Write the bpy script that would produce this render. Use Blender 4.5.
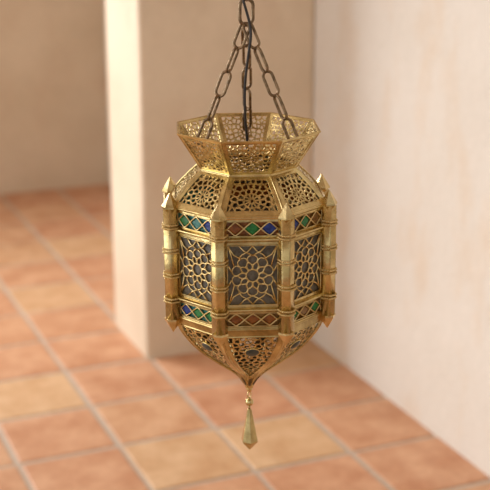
import bpy, math, random
from mathutils import Vector, Matrix

sc = bpy.context.scene
for o in list(bpy.data.objects):
    bpy.data.objects.remove(o)
COL = sc.collection
PI = math.pi
rnd = random.Random(7)

# ------------------------------------------------------------------ camera
PITCH, YAW, FPX = math.radians(17.15), math.radians(23.0), 1240.0
cam_d = bpy.data.cameras.new('camera')
cam = bpy.data.objects.new('camera', cam_d)
COL.objects.link(cam)
cam.location = (0, 0, 1.64)
cam.rotation_euler = (PI / 2 - PITCH, 0, -YAW)
cam_d.sensor_width = 36
cam_d.lens = 36 * FPX / 490
cam_d.clip_start = 0.05
cam_d.dof.use_dof = True
cam_d.dof.focus_distance = 1.73
cam_d.dof.aperture_fstop = 5.2
sc.camera = cam

# ------------------------------------------------------------------ world, lights, exposure
w = bpy.data.worlds.new('world')
sc.world = w
w.use_nodes = True
nt = w.node_tree
bg = nt.nodes['Background']
tc = nt.nodes.new('ShaderNodeTexCoord')
rp = nt.nodes.new('ShaderNodeValToRGB')
mp = nt.nodes.new('ShaderNodeMath'); mp.operation = 'MULTIPLY_ADD'
mp.inputs[1].default_value = .5; mp.inputs[2].default_value = .5
dp = nt.nodes.new('ShaderNodeVectorMath'); dp.operation = 'DOT_PRODUCT'
dp.inputs[1].default_value = (-.80, -.25, .54)          # the bright side lies to the left, where the windows are
nt.links.new(tc.outputs['Generated'], dp.inputs[0])
nt.links.new(dp.outputs['Value'], mp.inputs[0])
nt.links.new(mp.outputs[0], rp.inputs[0])
rp.color_ramp.elements[0].position = .45; rp.color_ramp.elements[0].color = (.20, .175, .15, 1)
rp.color_ramp.elements[1].position = .92; rp.color_ramp.elements[1].color = (1.0, .98, .95, 1)
nt.links.new(rp.outputs[0], bg.inputs[0])
bg.inputs[1].default_value = .78


def area(name, loc, target, sx, sy, power, col, spread=180):
    d = bpy.data.lights.new(name, 'AREA')
    d.shape = 'RECTANGLE'; d.size = sx; d.size_y = sy; d.energy = power; d.color = col
    d.spread = math.radians(spread)
    o = bpy.data.objects.new(name, d)
    COL.objects.link(o)
    o.location = loc
    o.rotation_euler = (Vector(target) - Vector(loc)).to_track_quat('-Z', 'Y').to_euler()
    return o


area('window_daylight', (-.55, 5.5, 1.95), (1.5, 3.3, .45), 1.6, 1.5, 37, (.98, .99, 1), 105)
area('room_daylight', (-1.6, 2.55, 1.45), (1.0, 1.75, 1.15), 1.5, 2.1, 23, (1, .995, .98))

vs = sc.view_settings
vs.view_transform = 'Standard'; vs.look = 'None'; vs.gamma = 1; vs.exposure = 0.12
vs.use_curve_mapping = False
try:
    sc.cycles.use_denoising = True
    sc.cycles.max_bounces = 14
except Exception:
    pass


# ------------------------------------------------------------------ materials
def srgb(r, g, b):
    f = lambda c: (c / 12.92 if c <= .04045 else ((c + .055) / 1.055) ** 2.4)
    return (f(r / 255), f(g / 255), f(b / 255), 1)


class NT:
    def __init__(s, name):
        s.m = bpy.data.materials.new(name)
        s.m.use_nodes = True
        s.t = s.m.node_tree
        s.b = s.t.nodes['Principled BSDF']

    def n(s, typ, **kw):
        x = s.t.nodes.new(typ)
        for k, v in kw.items():
            if k in x.inputs:
                x.inputs[k].default_value = v
            else:
                setattr(x, k, v)
        return x

    def l(s, a, b):
        s.t.links.new(a, b)

    def noise(s, scale, detail=4, rough=.55, stretch=None):
        c = s.n('ShaderNodeTexCoord')
        x = s.n('ShaderNodeTexNoise', Scale=scale, Detail=detail, Roughness=rough)
        if stretch:
            m = s.n('ShaderNodeMapping')
            m.inputs['Scale'].default_value = stretch
            s.l(c.outputs['Object'], m.inputs[0]); s.l(m.outputs[0], x.inputs['Vector'])
        else:
            s.l(c.outputs['Object'], x.inputs['Vector'])
        return x.outputs[0]

    def ramp(s, src, stops):
        r = s.n('ShaderNodeValToRGB')
        e = r.color_ramp.elements
        e[0].position, e[0].color = stops[0]
        e[1].position, e[1].color = stops[-1]
        for p, c in stops[1:-1]:
            q = e.new(p); q.color = c
        s.l(src, r.inputs[0])
        return r.outputs[0]

    def mix(s, fac, a, b, blend='MIX'):
        x = s.n('ShaderNodeMix', data_type='RGBA', blend_type=blend)
        for v, i in ((fac, 0), (a, 6), (b, 7)):
            if hasattr(v, 'is_linked'):
                s.l(v, x.inputs[i])
            else:
                x.inputs[i].default_value = v
        return x.outputs[2]

    def bump(s, src, strength, dist):
        b = s.n('ShaderNodeBump', Strength=strength, Distance=dist)
        s.l(src, b.inputs['Height'])
        s.l(b.outputs[0], s.b.inputs['Normal'])


def brass(name, light, dark, rough=(.24, .42), scale=26, bump=.25):
    m = NT(name)
    n1 = m.noise(scale, 6, .62)
    n2 = m.noise(scale * 7, 4, .6)
    c = m.ramp(n1, [(.34, dark), (.60, light)])
    c2 = m.ramp(n2, [(.40, (.88, .85, .80, 1)), (.60, (1, 1, 1, 1))])
    m.l(m.mix(.8, c, c2, 'MULTIPLY'), m.b.inputs['Base Color'])
    r = m.n('ShaderNodeMapRange')
    r.inputs['To Min'].default_value = rough[1]; r.inputs['To Max'].default_value = rough[0]
    m.l(n1, r.inputs[0]); m.l(r.outputs[0], m.b.inputs['Roughness'])
    m.b.inputs['Metallic'].default_value = 1
    m.bump(m.noise(scale * 3.0, 3, .5), bump, .004)
    return m.m


M = {}
M['brass'] = brass('aged_brass', (.81, .645, .315, 1), (.40, .29, .12, 1), (.15, .30), 22, .22)
M['brass_open'] = brass('pierced_brass', (.83, .655, .31, 1), (.46, .33, .13, 1), (.20, .34), 40, .35)
M['inner_shade'] = brass('shade_dark_brass', (.20, .14, .07, 1), (.08, .055, .03, 1), (.45, .6), 40, .2)  # inner faces: the lantern's inside shade is painted into the brass colour
M['brass_wire'] = brass('brass_wire', (.87, .68, .34, 1), (.68, .48, .19, 1), (.22, .34), 60, .15)
M['brass_pillar'] = brass('polished_brass', (.86, .68, .35, 1), (.52, .385, .16, 1), (.20, .32), 20, .18)
M['bronze'] = brass('dark_bronze', (.36, .25, .15, 1), (.15, .10, .06, 1), (.30, .45), 120, .3)


def cord():
    m = NT('dark_cord')
    m.l(m.ramp(m.noise(300, 2), [(.3, (.018, .013, .010, 1)), (.7, (.04, .03, .024, 1))]), m.b.inputs['Base Color'])
    m.b.inputs['Roughness'].default_value = .45
    return m.m


M['cord'] = cord()


def glass(name, a, b, trans, rough=.14, scale=140):
    m = NT(name)
    n = m.noise(scale, 5, .65)
    m.l(m.ramp(n, [(.35, a), (.65, b)]), m.b.inputs['Base Color'])
    m.b.inputs['Roughness'].default_value = rough
    m.b.inputs['Transmission Weight'].default_value = trans
    m.b.inputs['IOR'].default_value = 1.45
    m.bump(n, .5, .0015)
    return m.m


M['clear'] = glass('seeded_grey_glass', (.12, .095, .06, 1), (.33, .28, .21, 1), .55, .30)
M['green'] = glass('green_glass', (.01, .13, .025, 1), (.03, .34, .07, 1), .25)
M['teal'] = glass('teal_glass', (.02, .16, .14, 1), (.08, .33, .28, 1), .25)
M['blue'] = glass('blue_glass', (.012, .03, .20, 1), (.04, .09, .42, 1), .25)
M['amber'] = glass('amber_glass', (.19, .052, .007, 1), (.45, .14, .018, 1), .25)
M['ambergold'] = glass('gold_amber_glass', (.22, .09, .012, 1), (.42, .20, .04, 1), .25)
M['smoke'] = glass('dark_grey_glass', (.035, .04, .03, 1), (.09, .09, .07, 1), .1, .35)


def plaster(name, base, pale, pink, streak=False):
    m = NT(name)
    n1 = m.noise(2.3, 5, .55)
    n2 = m.noise(5.5, 4, .6, (1, 1, .45))
    n3 = m.noise(38, 6, .65)
    c = m.ramp(n1, [(.35, base), (.62, pale)])
    f = m.ramp(n2, [(.52, (0, 0, 0, 1)), (.70, (.5, .5, .5, 1))])
    c = m.mix(f, c, pink)
    c = m.mix(.35, c, m.ramp(n3, [(.3, (.86, .85, .83, 1)), (.7, (1, 1, 1, 1))]), 'MULTIPLY')
    m.l(c, m.b.inputs['Base Color'])
    m.b.inputs['Roughness'].default_value = .85
    m.bump(m.noise(22, 6, .6), .35, .012)
    return m.m


M['plaster'] = plaster('shade_warm_lime_plaster', (.655, .53, .385, 1), (.735, .605, .455, 1), (.65, .48, .34, 1))  # warmed so the colour carries the bounced light on the shaded walls
M['plaster_daylit'] = plaster('daylit_lime_plaster', (.72, .655, .575, 1), (.77, .71, .635, 1), (.70, .53, .37, 1))  # same plaster, paled to put the right wall's daylight into its colour
M['ceiling'] = plaster('pale_ceiling_plaster', (.72, .62, .50, 1), (.78, .68, .56, 1), (.72, .6, .46, 1))


def terracotta():
    m = NT('terracotta_tiles')
    at = m.n('ShaderNodeAttribute', attribute_name='tone')
    n1 = m.noise(9, 5, .6)
    n2 = m.noise(45, 5, .65)
    red = m.ramp(n1, [(.32, (.50, .22, .11, 1)), (.66, (.66, .36, .21, 1))])
    tan = m.ramp(n1, [(.32, (.58, .34, .165, 1)), (.66, (.72, .49, .28, 1))])
    c = m.mix(at.outputs['Fac'], red, tan)
    c = m.mix(.5, c, m.ramp(n2, [(.32, (.80, .76, .72, 1)), (.62, (1, 1, 1, 1))]), 'MULTIPLY')
    m.l(c, m.b.inputs['Base Color'])
    m.b.inputs['Roughness'].default_value = .55
    m.bump(n2, .3, .004)
    return m.m


def grout():
    m = NT('sandy_grout')
    m.l(m.ramp(m.noise(60, 4), [(.3, (.44, .35, .27, 1)), (.7, (.54, .44, .35, 1))]), m.b.inputs['Base Color'])
    m.b.inputs['Roughness'].default_value = .9
    return m.m


M['tile'] = terracotta()
M['grout'] = grout()


# ------------------------------------------------------------------ mesh helpers
class MB:
    def __init__(s):
        s.v = []; s.f = []; s.mi = []

    def add(s, vs, fs, mi=0):
        o = len(s.v)
        s.v += [tuple(v) for v in vs]
        s.f += [tuple(i + o for i in f) for f in fs]
        s.mi += [mi] * len(fs)

    def box(s, x0, x1, y0, y1, z0, z1):
        s.add([(x, y, z) for z in (z0, z1) for y in (y0, y1) for x in (x0, x1)],
              [(0, 2, 3, 1), (4, 5, 7, 6), (0, 1, 5, 4), (2, 6, 7, 3), (0, 4, 6, 2), (1, 3, 7, 5)])

    def loft(s, rings, closed_ring=True, closed_path=False, caps=True):
        n = len(rings[0]); m = len(rings)
        vs = [p for r in rings for p in r]
        fs = []
        for i in range(m if closed_path else m - 1):
            a, b = i * n, ((i + 1) % m) * n
            for j in range(n if closed_ring else n - 1):
                k = (j + 1) % n
                fs.append((a + j, a + k, b + k, b + j))
        if caps and not closed_path:
            fs.append(tuple(range(n))[::-1]); fs.append(tuple(range((m - 1) * n, m * n)))
        s.add(vs, fs)

    def tube(s, pts, r, n=8, closed=False, up=None):
        pts = [Vector(p) for p in pts]
        m = len(pts)
        tans = []
        for i in range(m):
            a = pts[(i - 1) % m] if (closed or i > 0) else pts[i]
            b = pts[(i + 1) % m] if (closed or i < m - 1) else pts[i]
            tans.append((b - a).normalized())
        u = Vector(up) if up else (Vector((0, 0, 1)) if abs(tans[0].z) < .9 else Vector((1, 0, 0)))
        rings = []
        for i in range(m):
            t = tans[i]
            u = (u - t * u.dot(t)).normalized()
            v = t.cross(u)
            rr = r(i / (m - 1)) if callable(r) else r
            rings.append([pts[i] + (u * math.cos(2 * PI * k / n) + v * math.sin(2 * PI * k / n)) * rr for k in range(n)])
        s.loft(rings, True, closed)

    def lathe(s, prof, n, phase=0.0):
        rings = [[(r * math.cos(phase + 2 * PI * k / n), r * math.sin(phase + 2 * PI * k / n), z) for k in range(n)]
                 for r, z in prof]
        s.loft(rings)

    def mesh(s, name, mats, smooth=False, fix=True):
        me = bpy.data.meshes.new(name)
        me.from_pydata(s.v, [], s.f)
        for m in (mats if isinstance(mats, (list, tuple)) else [mats]):
            me.materials.append(m)
        for p, k in zip(me.polygons, s.mi):
            p.material_index = k
            p.use_smooth = smooth
        if fix:
            import bmesh
            b = bmesh.new(); b.from_mesh(me)
            bmesh.ops.recalc_face_normals(b, faces=b.faces)
            b.to_mesh(me); b.free()
        me.update()
        return me


def put(name, me, parent=None, rz=0.0, loc=(0, 0, 0)):
    o = bpy.data.objects.new(name, me)
    COL.objects.link(o)
    o.location = loc
    o.rotation_euler = (0, 0, rz)
    if parent:
        o.parent = parent
    return o


def bevel(o, wd, seg=2):
    b = o.modifiers.new('bevel', 'BEVEL')
    b.width = wd; b.segments = seg; b.limit_method = 'ANGLE'; b.angle_limit = math.radians(30)


# ------------------------------------------------------------------ setting
def slab(name, x0, x1, y0, y1, z0, z1, m, bv=0):
    b = MB(); b.box(x0, x1, y0, y1, z0, z1)
    o = put(name, b.mesh(name, m))
    o['kind'] = 'structure'
    if bv:
        bevel(o, bv, 3)
    return o


WALLX, BACKY, FARY, TOP = 1.847, 3.80, 6.2, 2.62
slab('wall_right', WALLX, WALLX + .2, -1.5, FARY + .2, -.02, TOP, M['plaster_daylit'])
wb = MB()
wb.box(1.244, WALLX, BACKY, BACKY + .37, -.02, TOP)
wb.v = [(x, y - (.050 if (x > 1.5 and y < BACKY + .1) else 0), z) for x, y, z in wb.v]     # the face is a little out of square
wbo = put('wall_back', wb.mesh('wall_back', M['plaster']))
wbo['kind'] = 'structure'
bevel(wbo, .012, 3)
slab('wall_far', -1.8, WALLX, FARY, FARY + .2, -.02, TOP, M['plaster'])
slab('ceiling', -1.8, WALLX + .2, -.2, FARY + .2, TOP, TOP + .1, M['ceiling'])


def make_floor():
    b = MB()
    b.box(-1.9, WALLX + .2, -1.5, FARY + .2, -.05, -.004)
    b.mi = [1] * len(b.f)
    tones = {}
    P, g = .3035, .0065
    # tones read from the photograph: 0 salmon red, 1 sandy yellow
    fixed = {(1, 2): .12, (3, 1): .85, (2, 1): .8, (2, 2): .35, (1, 1): .1, (2, 3): .1, (1, 3): .85, (3, 2): .0,
             (4, 1): .15, (4, 0): .1, (3, 0): .05, (1, 4): .15, (0, 3): .1, (2, 4): .1, (0, 4): .75, (3, 3): .1,
             (2, 0): .1, (2, 8): .5, (3, 8): .7, (2, 6): .7, (3, 9): .05, (2, 7): .15, (4, 10): .0, (3, 10): .3, (1, 5): .2, (2, 5): .15, (1, 6): .1, (1, 0): .1, (4, 2): .1, (0, 2): .3, (0, 1): .2}
    faces_tone = [0.0] * 6
    for i in range(-7, 5):
        for j in range(-14, 12):
            x0, y0 = .348 + i * P, 2.590 + j * P - .002
            x1, y1 = x0 + P, y0 + P
            if y1 > FARY + .2:
                continue
            t = fixed.get((i, j), rnd.choice([.05, .1, .2, .3, .7, .9]))
            gg = lambda: g + rnd.uniform(-.0015, .0025)
            a, c, d, e = x0 + gg(), x1 - gg(), y0 + gg(), y1 - gg()
            k, h = .006, rnd.uniform(-.0012, .0008)
            low = [(a, d), (c, d), (c, e), (a, e)]
            mid = [(a + .001, d + .001), (c - .001, d + .001), (c - .001, e - .001), (a + .001, e - .001)]
            hi = [(a + k, d + k), (c - k, d + k), (c - k, e - k), (a + k, e - k)]
            b.loft([[(x, y, -.006) for x, y in low], [(x, y, h - .0022) for x, y in mid], [(x, y, h) for x, y in hi]])
            faces_tone += [t] * (len(b.f) - len(faces_tone))
    me = b.mesh('floor', [M['tile'], M['grout']])
    at = me.attributes.new('tone', 'FLOAT', 'FACE')
    at.data.foreach_set('value', faces_tone)
    o = put('floor', me)
    o['kind'] = 'structure'
    return o


make_floor()

# ------------------------------------------------------------------ lantern: panel mapping
N8 = 8
S8, C8 = math.sin(PI / 8), math.cos(PI / 8)


def spline(pts, n):
    out = []
    for i in range(len(pts) - 1):
        p0 = pts[max(i - 1, 0)]; p1 = pts[i]; p2 = pts[i + 1]; p3 = pts[min(i + 2, len(pts) - 1)]
        for k in range(n):
            t = k / n
            out.append(tuple(.5 * (2 * b + (c - a) * t + (2 * a - 5 * b + 4 * c - d) * t * t + (3 * b - a - 3 * c + d) * t ** 3)
                             for a, b, c, d in zip(p0, p1, p2, p3)))
    out.append(pts[-1])
    return out


class Panel:
    """one face of the octagon: x across, s down along the profile, n outward"""

    def __init__(s, prof):
        s.p = [(r, z) for r, z in prof]
        s.s = [0.0]
        for (r0, z0), (r1, z1) in zip(prof, prof[1:]):
            s.s.append(s.s[-1] + math.hypot((r1 - r0) * C8, z1 - z0))
        s.L = s.s[-1]

    def at(s, q):
        q = min(max(q, 0), s.L)
        i = 0
        while i < len(s.s) - 2 and s.s[i + 1] < q:
            i += 1
        t = (q - s.s[i]) / max(s.s[i + 1] - s.s[i], 1e-9)
        r = s.p[i][0] + (s.p[i + 1][0] - s.p[i][0]) * t
        z = s.p[i][1] + (s.p[i + 1][1] - s.p[i][1]) * t
        return r, z

    def hw(s, q):
        return s.at(q)[0] * S8

    def P(s, x, q, n=0.0):
        r, z = s.at(q)
        ra, za = s.at(q - .002); rb, zb = s.at(q + .002)
        dr, dz = (rb - ra) * C8, zb - za
        k = math.hypot(dr, dz)
        # tangent goes down; outward normal
        nr, nz = -dz / k, dr / k
        return (x, -(r * C8 + nr * n), z + nz * n)


def frame(b, pan, s0, s1, i0, i1, side, thick=.0014, lift=.0009, ns=1, inner_min=.0015, trim=0.0):
    """raised border between the outline s0..s1 and the opening i0..i1 (distances down the face)"""
    def loop(f, n):
        L = []
        for sgn in (-1, 1):
            seq = range(ns + 1) if sgn < 0 else range(ns, -1, -1)
            for k in seq:
                t = k / ns
                so = s0 + t * (s1 - s0); si = i0 + t * (i1 - i0)
                xo = pan.hw(so) - trim; xi = max(pan.hw(si) - side, inner_min)
                q = so + (si - so) * f
                L.append(pan.P(sgn * (xo + (xi - xo) * f), q, n))
        return L
    sec = [(0, -thick), (0, 0), (.07, lift), (.20, lift), (.27, lift * .35), (.80, lift * .35), (.86, lift), (.96, lift), (1, lift * .5), (1, -thick)]
    rings = [loop(f, n) for f, n in sec]
    b.loft(rings, True, True)
    k = len(rings[0])
    b.mi[-k:] = [1] * k          # the back of the sheet


def clip(poly, a, c):
    """keep the part of poly nearer to a than to c"""
    mx, my = (a[0] + c[0]) / 2, (a[1] + c[1]) / 2
    dx, dy = c[0] - a[0], c[1] - a[1]
    out = []
    n = len(poly)
    for i in range(n):
        p, q = poly[i], poly[(i + 1) % n]
        dp = (p[0] - mx) * dx + (p[1] - my) * dy
        dq = (q[0] - mx) * dx + (q[1] - my) * dy
        if dp <= 0:
            out.append(p)
        if (dp < 0 < dq) or (dq < 0 < dp):
            t = dp / (dp - dq)
            out.append((p[0] + (q[0] - p[0]) * t, p[1] + (q[1] - p[1]) * t))
    return out


def hull(pts):
    pts = sorted(set(pts))
    def half(ps):
        h = []
        for p in ps:
            while len(h) > 1 and (h[-1][0] - h[-2][0]) * (p[1] - h[-2][1]) - (h[-1][1] - h[-2][1]) * (p[0] - h[-2][0]) <= 0:
                h.pop()
            h.append(p)
        return h
    a, b = half(pts), half(pts[::-1])
    return a[:-1] + b[:-1]


def inside(poly, p, m=0.0):
    n = len(poly)
    for i in range(n):
        a, c = poly[i], poly[(i + 1) % n]
        d = math.hypot(c[0] - a[0], c[1] - a[1])
        if d < 1e-9:
            continue
        if ((c[0] - a[0]) * (p[1] - a[1]) - (c[1] - a[1]) * (p[0] - a[0])) / d < m:
            return False
    return True


def filigree(b, pan, poly, rosettes, seed, gap=.0048, strand=.00075, thick=.0012, n0=-.0006):
    """pierced sheet: leaf and petal holes grouped round rosettes, mirrored about the middle of the face"""
    poly = hull(poly)
    R = random.Random(seed)
    seeds = []

    def far(p, d):
        return all(math.hypot(p[0] - q[0], p[1] - q[1]) > d for q in seeds)
    blocked = []
    for (cx, cy, rings) in rosettes:
        for (rad, cnt, ph) in rings:
            for k in range(cnt):
                a = ph + 2 * PI * k / cnt
                p = (cx + rad * math.sin(a), cy - rad * math.cos(a))
                if inside(poly, p, .0006) and far(p, .0012):
                    seeds.append(p)
    miss = 0
    xs = [p[0] for p in poly]; ys = [p[1] for p in poly]
    while miss < 900:
        p = (R.uniform(0, max(xs)), R.uniform(min(ys), max(ys)))
        if p[0] < gap * .5:
            p = (0.0, p[1])
        if inside(poly, p, .0008) and far(p, gap):
            seeds.append(p)
            if p[0] > 0:
                seeds.append((-p[0], p[1]))
            miss = 0
        else:
            miss += 1
    K = 20
    for a in seeds:
        cell = poly
        for c in seeds:
            if c is not a and abs(c[0] - a[0]) < .03 and abs(c[1] - a[1]) < .03:
                cell = clip(cell, a, c)
                if len(cell) < 3:
                    break
        if len(cell) < 3:
            continue
        A = cx = cy = 0
        for i in range(len(cell)):
            p, q = cell[i], cell[(i + 1) % len(cell)]
            cr = p[0] * q[1] - q[0] * p[1]
            A += cr; cx += (p[0] + q[0]) * cr; cy += (p[1] + q[1]) * cr
        if abs(A) < 1e-8:
            continue
        cx /= 3 * A; cy /= 3 * A
        rc = []
        off = math.atan2(cx - a[0], cy - a[1])
        for j in range(K):
            th = off + 2 * PI * j / K
            d = (math.cos(th), math.sin(th))
            best = None
            for i in range(len(cell)):
                p, q = cell[i], cell[(i + 1) % len(cell)]
                ex, ey = q[0] - p[0], q[1] - p[1]
                den = d[0] * ey - d[1] * ex
                if abs(den) < 1e-12:
                    continue
                t = ((p[0] - cx) * ey - (p[1] - cy) * ex) / den
                u = ((p[0] - cx) * d[1] - (p[1] - cy) * d[0]) / den
                if t > 0 and -1e-6 <= u <= 1 + 1e-6 and (best is None or t < best):
                    best = t
            rc.append(best or .0005)
        lo = min(rc)
        rh = [max(min(r - strand, .8 * r + .2 * lo * 1.3), .3 * r) for r in rc]
        m, ph, dep = R.choice((1, 2, 2, 3)), R.uniform(0, 2 * PI), R.uniform(.3, .65)
        if abs(a[0]) < 1e-6:
            ph = 0
        rh = [max(q * (1 - dep * max(0, math.cos(m / 2 * (2 * PI * j / K - (ph if a[0] >= 0 else -ph)))) ** 6), .0003) for j, q in enumerate(rh)]
        rh = [(rh[j - 1] + 4 * rh[j] + rh[(j + 1) % K]) / 6 for j in range(K)]
        rings = []
        for rr, n in ((rh, n0 - thick), (rc, n0 - thick), (rc, n0), (rh, n0)):
            rings.append([pan.P(cx + r * math.cos(off + 2 * PI * j / K), cy + r * math.sin(off + 2 * PI * j / K), n)
                          for j, r in enumerate(rr)])
        # back sheet, front sheet with a slightly rounded rim, wall of the hole
        k0 = len(b.f)
        b.loft([rings[0], rings[1]], True, False, False)
        b.mi[k0:] = [1] * (len(b.f) - k0)
        b.loft([rings[2], rings[3], rings[0]], True, False, False)


def wire(b, pan, pts, r, n=0.0, k=6, closed=False):
    b.tube([pan.P(x, s, n) for x, s in pts], r, k, closed, up=(0, -1, 0))


def arc(cx, cy, rx, ry, a0, a1, m=14):
    return [(cx + rx * math.cos(a0 + (a1 - a0) * i / m), cy + ry * math.sin(a0 + (a1 - a0) * i / m)) for i in range(m + 1)]


# ------------------------------------------------------------------ lantern
Z_RIM, Z_NECK, Z_SHO = .5015, .4480, .4005
R_RIM, R_NECK, R_BODY = .1060, .0720, .1150
TIP = Vector((.6787, 1.5806, .7815))
RZ = math.radians(-23.16 + 3.2)

lantern = bpy.data.objects.new('hanging_lantern', None)
COL.objects.link(lantern)
lantern.location = TIP
lantern.rotation_euler = (0, math.radians(-.42), RZ)
lantern['label'] = 'octagonal pierced brass lantern with coloured glass diamonds hanging before the plaster wall corner'
lantern['category'] = 'lantern'
ANG = [k * PI / 4 for k in range(8)]
front_order = {0: 'front', 7: 'left', 1: 'right'}

# crown ---------------------------------------------------------------
pan = Panel([(R_RIM, Z_RIM), (R_NECK, Z_NECK)])
b = MB(); frame(b, pan, 0, pan.L, .0042, pan.L - .0062, .0060)
crown_frame = b.mesh('crown_panel', [M['brass'], M['brass']])
b = MB()
hx = lambda q, e: pan.hw(q) - e
poly = [(-hx(.003, .0048), .003), (hx(.003, .0048), .003), (hx(pan.L - .005, .0048), pan.L - .005), (-hx(pan.L - .005, .0048), pan.L - .005)]
filigree(b, pan, poly, [(0, pan.L * .48, [(.0062, 10, 0), (.0130, 12, PI / 12)]),
                        (-.026, .017, [(.005, 6, 0)]), (.026, .017, [(.005, 6, 0)])], 3, .0060, .0010)
crown_fil = b.mesh('crown_filigree', [M['brass_open'], M['brass_open']], fix=False)
for a in ANG:
    p = put('crown_panel', crown_frame, lantern, a)
    put('crown_filigree', crown_fil, p)
b = MB()
prof = [(R_RIM - .0012, Z_RIM - .0012), (R_RIM + .0014, Z_RIM - .0008), (R_RIM + .0020, Z_RIM + .0006), (R_RIM + .0008, Z_RIM + .0016), (R_RIM - .0012, Z_RIM + .0010)]
b.loft([[(r * math.cos(-PI / 2 + PI / 8 + k * PI / 4), r * math.sin(-PI / 2 + PI / 8 + k * PI / 4), z) for r, z in prof] for k in range(8)], True, True)
put('crown_rim', b.mesh('crown_rim', M['brass']), lantern)


def oct_ring(name, prof, m):
    b = MB()
    b.loft([[(r * math.cos(-PI / 2 + PI / 8 + k * PI / 4), r * math.sin(-PI / 2 + PI / 8 + k * PI / 4), z) for r, z in prof] for k in range(8)], True, True)
    o = put(name, b.mesh(name, m), lantern)
    bevel(o, .0005, 2)
    return o


oct_ring('neck_moulding', [(R_NECK - .002, Z_NECK - .0018), (R_NECK + .0016, Z_NECK - .0022), (R_NECK + .0020, Z_NECK + .0016), (R_NECK - .002, Z_NECK + .002)], M['brass'])

# shoulder ------------------------------------------------------------
pan2 = Panel([(R_NECK, Z_NECK), (.0965, .4262), (.1190, Z_SHO)])
b = MB(); frame(b, pan2, 0, pan2.L, .0075, pan2.L - .0095, .0082, ns=3)
sh_frame = b.mesh('shoulder_panel', [M['brass'], M['inner_shade']])
b = MB()
poly = [(-(pan2.hw(.006) - .0066), .006), ((pan2.hw(.006) - .0066), .006), (pan2.hw(pan2.L - .008) - .0066, pan2.L - .008), (-(pan2.hw(pan2.L - .008) - .0066), pan2.L - .008)]
filigree(b, pan2, poly, [(0, pan2.L * .62, [(.0072, 11, 0), (.0148, 13, PI / 13)])], 11, .0066, .0011)
sh_fil = b.mesh('shoulder_filigree', [M['brass_open'], M['inner_shade']], fix=False)
for a in ANG:
    p = put('shoulder_panel', sh_frame, lantern, a)
    put('shoulder_filigree', sh_fil, p)

# mouldings ------------------------------------------------------------
def ledge(name, z0, z1, out):
    zm = (z0 + z1) / 2
    oct_ring(name, [(R_BODY - .003, z0), (R_BODY + out * .6, z0), (R_BODY + out, zm - .0008), (R_BODY + out, zm + .0012), (R_BODY + out * .5, z1), (R_BODY - .003, z1)], M['brass'])


ledge('shoulder_moulding', .3965, .4025, .0035)
ledge('upper_ledge', .3655, .3715, .0065)
ledge('lower_ledge', .2640, .2700, .0065)
ledge('bowl_moulding', .2386, .2406, .0018)

# glass bands -----------------------------------------------------------
def band_meshes(zt, zb):
    pan = Panel([(R_BODY, zt), (R_BODY, zb)])
    L = pan.L
    xo = .0350
    b = MB()
    frame(b, pan, 0, L, .0046, L - .0036, pan.hw(0) - xo, lift=.0012)
    fr = b.mesh('band_frame', [M['brass'], M['inner_shade']])
    b = MB()
    y0, y1 = .0044, L - .0034
    st = 2 * xo / 6
    for ph in (0, 1):
        mid = (y0 + y1) / 2
        pts = [(-xo, mid)] + [(-xo + st * (1 + 2 * k), y0 if (k + ph) % 2 else y1) for k in range(3)] + [(xo, mid)]
        # rounded crossings of the zigzag wires
        fine = []
        for (ax, ay), (cx, cy) in zip(pts, pts[1:]):
            for q in range(6):
                t = q / 6
                fine.append((ax + (cx - ax) * t, ay + (cy - ay) * (.5 - .5 * math.cos(PI * t)) * .35 + (cy - ay) * t * .65))
        fine.append(pts[-1])
        wire(b, pan, fine, .00105, .0004, 6)
    lat = b.mesh('diamond_lattice', M['brass_wire'], True)
    gems = []
    ym = (y0 + y1) / 2
    for q in range(3):
        cx = -xo + st * (1 + 2 * q)
        b = MB()
        hw, hh = st * .98, (y1 - y0) / 2 * .98
        o = [(cx - hw, ym), (cx, ym - hh), (cx + hw, ym), (cx, ym + hh)]
        i = [(cx + (x - cx) * .72, ym + (y - ym) * .72) for x, y in o]
        b.loft([[pan.P(x, y, -.0030) for x, y in o], [pan.P(x, y, -.0012) for x, y in o], [pan.P(x, y, -.0002) for x, y in i]])
        gems.append(b)
    b = MB()
    o = [(-xo - .001, y0 - .001), (xo + .001, y0 - .001), (xo + .001, y1 + .001), (-xo - .001, y1 + .001)]
    b.loft([[pan.P(x, y, -.0042) for x, y in o], [pan.P(x, y, -.0031) for x, y in o]])
    return fr, lat, gems, b


GC = {}
def gem_obj(bm, name, key, tag, parent, lab):
    k = (tag, key)
    if k not in GC:
        GC[k] = bm.mesh(name, M[key])
    o = put(name, GC[k], parent)
    o['label'] = lab
    return o


up_cols = {0: ('amber', 'green', 'blue', 'amber'), 7: ('green', 'teal', 'blue', 'teal'), 1: ('blue', 'green', 'ambergold', 'ambergold'),
           6: ('blue', 'green', 'amber', 'teal'), 2: ('green', 'amber', 'blue', 'amber'), 3: ('amber', 'blue', 'green', 'amber'),
           4: ('green', 'amber', 'blue', 'amber'), 5: ('blue', 'amber', 'green', 'teal')}
lo_cols = {0: ('amber', 'amber', 'amber', 'ambergold'), 7: ('blue', 'green', 'green', 'teal'), 1: ('green', 'ambergold', 'green', 'ambergold'),
           6: ('green', 'blue', 'green', 'teal'), 2: ('amber', 'green', 'amber', 'amber'), 3: ('green', 'amber', 'blue', 'amber'),
           4: ('amber', 'green', 'amber', 'amber'), 5: ('green', 'blue', 'amber', 'teal')}
word = {'amber': 'amber', 'ambergold': 'golden amber', 'green': 'green', 'teal': 'teal', 'blue': 'blue'}
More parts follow.
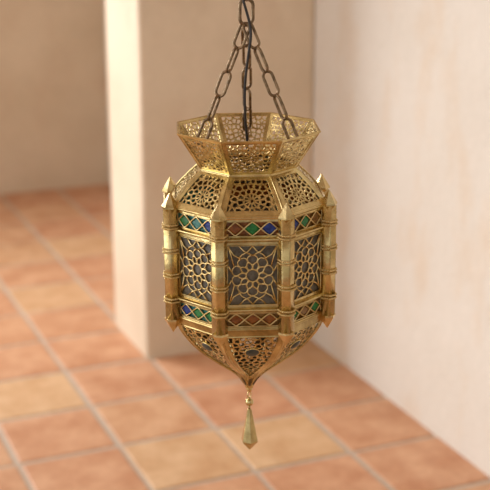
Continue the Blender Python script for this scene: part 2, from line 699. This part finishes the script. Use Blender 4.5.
for nm, zt, zb, cols in (('upper_glass_band', .3975, .3705, up_cols), ('lower_glass_band', .2650, .2400, lo_cols)):
    fr, lat, gems, strip = band_meshes(zt, zb)
    for k, a in enumerate(ANG):
        p = put(nm, fr, lantern, a)
        put('diamond_lattice', lat, p)
        cs = cols[k]
        for q in range(3):
            gem_obj(gems[q], 'glass_diamond', cs[q], nm + str(q), p, word[cs[q]] + ' glass diamond')
        gem_obj(strip, 'glass_strip', cs[3], nm, p, word[cs[3]] + ' glass strip behind the lattice')

# rosette screens --------------------------------------------------------
pan3 = Panel([(R_BODY, .3665), (R_BODY, .2690)])
L3 = pan3.L
xo = .0335
b = MB()
frame(b, pan3, 0, L3, .0075, L3 - .0062, pan3.hw(0) - xo, lift=.0016)
screen_fr = b.mesh('rosette_screen', [M['brass'], M['inner_shade']])
b = MB()
y0, y1 = .0072, L3 - .0058
cy = (y0 + y1) / 2 + .0005
wr = .00120
NP = 10
wire(b, pan3, arc(0, cy, .0088, .0088, 0, 2 * PI, 20)[:-1], wr, .0002, 6, True)
for k in range(NP):
    a = 2 * PI * (k + .5) / NP
    ca, sa = math.cos(a), math.sin(a)
    # inner almond petal
    pts = []
    for t in range(16):
        u = 2 * PI * t / 16
        r = .0143 + .0056 * math.cos(u); h = .0037 * math.sin(u) * (1 - .15 * math.cos(u))
        pts.append((r * sa + h * ca, cy - r * ca + h * sa))
    wire(b, pan3, pts, wr * .9, .0004, 6, True)
    # outer round loop between two petals
    a2 = 2 * PI * k / NP
    ca, sa = math.cos(a2), math.sin(a2)
    pts = []
    for t in range(18):
        u = 2 * PI * t / 18
        r = .0226 + .0066 * math.cos(u); h = .0070 * math.sin(u) * (1 + .18 * math.cos(u))
        X, Y = r * sa + h * ca, cy - r * ca + h * sa
        pts.append((max(-xo, min(xo, X)), Y))
    wire(b, pan3, pts, wr * .9, 0, 6, True)
# arms to the corners, the edges, and crescents at head and foot
for sx in (-1, 1):
    for sy, yy in ((-1, y0), (1, y1)):
        cx_, cy_ = sx * xo, yy
        wire(b, pan3, [(cx_, cy_), (sx * .0262, cy + sy * .0300), (sx * .0155, cy + sy * .0238)], wr, .0003)
        wire(b, pan3, [(cx_, cy_), (sx * .0290, cy + sy * .0270), (sx * .0255, cy + sy * .0135)], wr, .0003)
        wire(b, pan3, [(sx * .0185, yy), (sx * .0115, cy + sy * .0350), (0, cy + sy * .0292)], wr, .0004)
        wire(b, pan3, [(0, yy), (sx * .0065, cy + sy * .0345), (sx * .0150, cy + sy * .0300), (sx * .0195, cy + sy * .0235)], wr, .0002)
        wire(b, pan3, [(sx * .0292, cy + sy * .006), (sx * xo, cy + sy * .015)], wr, .0003)
lat3 = b.mesh('rosette_lattice', M['brass_wire'], True)
b = MB()
o4 = [(-xo - .002, y0 - .002), (xo + .002, y0 - .002), (xo + .002, y1 + .002), (-xo - .002, y1 + .002)]
b.loft([[pan3.P(x, y, -.0030) for x, y in o4], [pan3.P(x, y, -.0014) for x, y in o4]])
pane3 = b.mesh('glass_pane', M['clear'])
for a in ANG:
    p = put('rosette_screen', screen_fr, lantern, a)
    put('rosette_lattice', lat3, p)
    put('glass_pane', pane3, p)

# bowl --------------------------------------------------------------------
bp = spline([(.1172, .2390), (.1085, .2140), (.0845, .1815), (.0520, .1530), (.0262, .1332), (.0100, .1160), (.0038, .1013)], 6)
pan4 = Panel(bp)
L4 = pan4.L
def s_of_R(r):
    for (rr, z), s in zip(pan4.p, pan4.s):
        if rr <= r:
            return s
    return L4
b = MB()
si1 = s_of_R(.028)
frame(b, pan4, 0, L4, .0155, si1, .0084, ns=22, lift=.0012, inner_min=.0010)
bowl_fr = b.mesh('bowl_panel', [M['brass'], M['inner_shade']])
b = MB()
poly = []
for k in range(13):
    q = .0140 + (si1 + .001 - .0140) * k / 12
    x = max(pan4.hw(q) - .0070, .0012)
    poly += [(-x, q), (x, q)]
cyb = .0475
filigree(b, pan4, poly, [(0, cyb, [(.0, 1, 0), (.0022, 5, 0), (.0150, 11, 0), (.0240, 13, PI / 13)])], 21, .0080, .0011)
bowl_fil = b.mesh('bowl_filigree', [M['brass_open'], M['inner_shade']], fix=False)
b = MB()
rings = []
for f, n in ((1.0, -.0012), (1.0, .0006), (.86, .0017), (.5, .0026), (.08, .0029)):
    rings.append([pan4.P(.0096 * f * math.cos(2 * PI * k / 20), cyb + .0084 * f * math.sin(2 * PI * k / 20), n) for k in range(20)])
b.loft(rings)
cab = b.mesh('glass_cabochon', M['smoke'], True)
b = MB()
b.tube([pan4.P(.0104 * math.cos(2 * PI * k / 24), cyb + .0092 * math.sin(2 * PI * k / 24), .0002) for k in range(24)], .0010, 6, True, up=(0, -1, 0))
bez = b.mesh('cabochon_bezel', M['brass_open'], True)
for a in ANG:
    p = put('bowl_panel', bowl_fr, lantern, a)
    put('bowl_filigree', bowl_fil, p)
    put('glass_cabochon', cab, p)['label'] = 'dark oval glass cabochon'
    put('cabochon_bezel', bez, p)

# corner pillars --------------------------------------------------------------
R_P = .1203
rp_ = .0114
b = MB()
def soft_hex(t):
    return .84 * math.cos(PI / 6) / math.cos(((t + PI / 6) % (PI / 3)) - PI / 6) + .16 * .93


b.loft([[(rp_ * f * soft_hex(2 * PI * k / 36 + PI / 6) * math.cos(2 * PI * k / 36), rp_ * f * soft_hex(2 * PI * k / 36 + PI / 6) * math.sin(2 * PI * k / 36), z)
         for k in range(36)] for f, z in ((1, .2350), (1, .3990))])
pil = b.mesh('corner_pillar', M['brass_pillar'], True)
for q in pil.polygons:
    if len(q.vertices) > 4:
        q.use_smooth = False
b = MB()
b.lathe([(rp_ * 1.02, .3985), (rp_ * 1.09, .3992), (rp_ * 1.09, .4014), (rp_ * .58, .4110), (rp_ * .05, .4208)], 6, PI / 6)
ptip = b.mesh('pillar_finial', M['brass_pillar'])
b = MB()
b.lathe([(rp_ * .05, .2140), (rp_ * .62, .2240), (rp_ * 1.08, .2325), (rp_ * 1.08, .2355), (rp_ * 1.0, .2360)], 6, PI / 6)
pfoot = b.mesh('pillar_foot', M['brass_pillar'])
b = MB()
for dz in (-.0023, .0023):
    # a rope ring: two strands twisted round each other
    for st in (0, PI):
        pts = []
        for k in range(112):
            t = 2 * PI * k / 112
            tw = t * 14 + st
            # follow the six-sided shaft
            hx6 = soft_hex(t + PI / 6)
            r = rp_ * hx6 + .0007 + .0010 * math.cos(tw)
            pts.append((r * math.cos(t), r * math.sin(t), dz + .0010 * math.sin(tw)))
        b.tube(pts, 0.00095, 5, True, up=(0, 0, 1))
ring = b.mesh('wire_ring', M['brass_wire'], True)
for k in range(8):
    a = -PI / 2 + PI / 8 + k * PI / 4
    p = put('corner_pillar', pil, lantern, a, (R_P * math.cos(a), R_P * math.sin(a), 0))
    put('pillar_finial', ptip, p)
    put('pillar_foot', pfoot, p)
    for z in (.3742, .3382, .3015, .2645):
        put('wire_ring', ring, p, 0, (0, 0, z + rnd.uniform(-.0006, .0006)))

# finial -----------------------------------------------------------------------
b = MB()
b.lathe([(.0052, .1045), (.0050, .1010), (.0034, .0985), (.0026, .0965), (.0012, .0955)], 16)
put('bowl_tip', b.mesh('bowl_tip', M['brass'], True), lantern)
b = MB()
b.tube([(.0034 * math.cos(2 * PI * k / 20), 0, .0915 + .0048 * math.sin(2 * PI * k / 20)) for k in range(20)], .0010, 6, True, up=(0, 1, 0))
put('pendant_loop', b.mesh('pendant_loop', M['brass_wire'], True), lantern, .6)
b = MB()
n = 10
b.lathe([(max(.0064 * math.sin(PI * k / n), .0006), .0795 - .0064 * math.cos(PI * k / n)) for k in range(n + 1)], 20)
b.lathe([(.0022, .0850), (.0020, .0874)], 10)
b.lathe([(.0016, .0680), (.0020, .0745)], 10)
put('pendant_bead', b.mesh('pendant_bead', M['brass'], True), lantern)
b = MB()
b.lathe([(.0020, .0690), (.0036, .0675), (.0130, .0185), (.0134, .0160), (.0126, .0144), (.0006, .0002)], 6, PI / 6)
dr = put('pendant_drop', b.mesh('pendant_drop', M['brass']), lantern, .1)
bevel(dr, .0004, 2)

# suspension chains ---------------------------------------------------------------
def link_mesh(name, length, width, r, m):
    b = MB()
    h = length / 2 - width / 2
    rr = width / 2 - r
    pts = []
    for k in range(13):
        t = PI * k / 12
        pts.append((rr * math.cos(t), 0, h + rr * math.sin(t)))
    for k in range(13):
        t = PI + PI * k / 12
        pts.append((rr * math.cos(t), 0, -h + rr * math.sin(t)))
    b.tube(pts, r, 8, True, up=(0, 1, 0))
    return b.mesh(name, m, True)


WR = .0022
APEX = Vector((-.0005, 0, .6465))
NL = 5
for k, az in enumerate((PI / 2 - .05, PI / 2 + 1.92 - .05, PI / 2 - 1.92 - .05)):
    end = Vector((.0735 * math.cos(az), .0735 * math.sin(az), .4770))
    # eyelet ring riveted to the inside of the crown
    b = MB()
    d = (end - APEX).normalized()
    side = d.cross(Vector((0, 0, 1))).normalized()
    wall = Vector((math.cos(az), math.sin(az), 0))
    c = end
    pts = [c + wall * .0078 * math.cos(2 * PI * q / 20) + Vector((0, 0, 1)) * .0078 * math.sin(2 * PI * q / 20) for q in range(20)]
    b.tube(pts, WR, 8, True, up=side)
    b.tube([c + wall * .006 - Vector((0, 0, .003)), c + wall * .0118 - Vector((0, 0, .003))], .003, 10)
    ch = put('suspension_chain', b.mesh('suspension_chain', M['bronze'], True), lantern)
    a0 = APEX + d * .000
    a1 = end - d * .0078
    span = (a1 - a0).length
    pitch = span / NL
    lm = link_mesh('chain_link', pitch + 2 * WR, .0185, WR, M['bronze'])
    for q in range(NL):
        mid = a0 + d * pitch * (q + .5)
        o = put('chain_link', lm, ch)
        z = -d
        x = side.copy()
        tw = (.70 if q % 2 == 0 else PI / 2 + .70) * (1 if k != 2 else -1) + rnd.uniform(-.12, .12)
        x = Matrix.Rotation(tw, 3, z) @ x
        y = z.cross(x)
        mt = Matrix((x, y, z)).transposed().to_4x4()
        mt.translation = mid
        o.matrix_local = mt

# ------------------------------------------------------------------ hanging chain, cord, hook
bpy.context.view_layer.update()
apex_w = lantern.matrix_world @ APEX
chain = bpy.data.objects.new('hanging_chain', None)
COL.objects.link(chain)
chain.location = apex_w
chain['label'] = 'dark bronze chain from the ceiling holding up the lantern'
chain['category'] = 'chain'
WB = .0026
PB = .0335
HOOKZ = TOP - .062
nl = int((HOOKZ - apex_w.z) / PB)
PB = (HOOKZ - apex_w.z) / nl
big = link_mesh('chain_link', PB + 2 * WB + .0012, .0240, WB, M['bronze'])
for q in range(nl):
    o = put('chain_link', big, chain, RZ + (.25 if q % 2 == 0 else PI / 2 + .25), (0, 0, PB * (q + .5) - .0012))

b = MB()
b.lathe([(.045, TOP - .0005), (.045, TOP - .006), (.030, TOP - .016), (.008, TOP - .020)], 24)
hx0, hy0 = apex_w.x, apex_w.y
hook = MB()
hk = [(0, 0, TOP - .018), (0, 0, TOP - .032)] + [(.0125 * math.sin(t), 0, TOP - .0465 + .0135 * math.cos(t)) for t in [PI * 1.6 * k / 16 for k in range(17)]]
hook.tube(hk, .0028, 8, up=(0, 1, 0))
hm = hook.mesh('hook', M['bronze'], True)
plate = put('ceiling_hook', b.mesh('ceiling_hook', M['bronze'], True), None, 0, (hx0, hy0, 0))
plate['label'] = 'dark bronze hook on a round plate on the ceiling'
plate['category'] = 'hook'
put('hook', hm, plate, RZ)

# cord: comes down through the links, bows out and drops inside the crown
LM = lantern.matrix_world
cpts = []
q0 = LM @ Vector((-.004, -.004, .6465))
zt = TOP - .002
n = 40
for k in range(n + 1):
    z = zt + (apex_w.z + .030 - zt) * k / n
    cpts.append(Vector((apex_w.x, apex_w.y, z)) + Vector((math.cos(RZ), math.sin(RZ), 0)) * (-.004 * k / n + .0022 * math.sin(z * 9) * (1 - k / n)) + Vector((math.sin(RZ), -math.cos(RZ), 0)) * (.0062 + .010 * (1 - (k / n) ** 6)))
loc_pts = [(.0035, -.0065, .648), (.0050, -.0085, .630), (.0015, -.0095, .605), (-.0025, -.0090, .575), (-.0040, -.0080, .545), (-.0032, -.006, .515), (-.0005, -.003, .480), (0, 0, .445), (0, 0, .415)]
sp_in = spline([tuple(cpts[-1])] + [tuple(LM @ Vector(p)) for p in loc_pts], 6)
b = MB()
b.tube(cpts[:-1] + [Vector(p) for p in sp_in], .0020, 8, up=(1, 0, 0))
cord_o = put('power_cord', b.mesh('power_cord', M['cord'], True))
cord_o['label'] = 'thin dark cord running down through the chain into the lantern crown'
cord_o['category'] = 'cord'
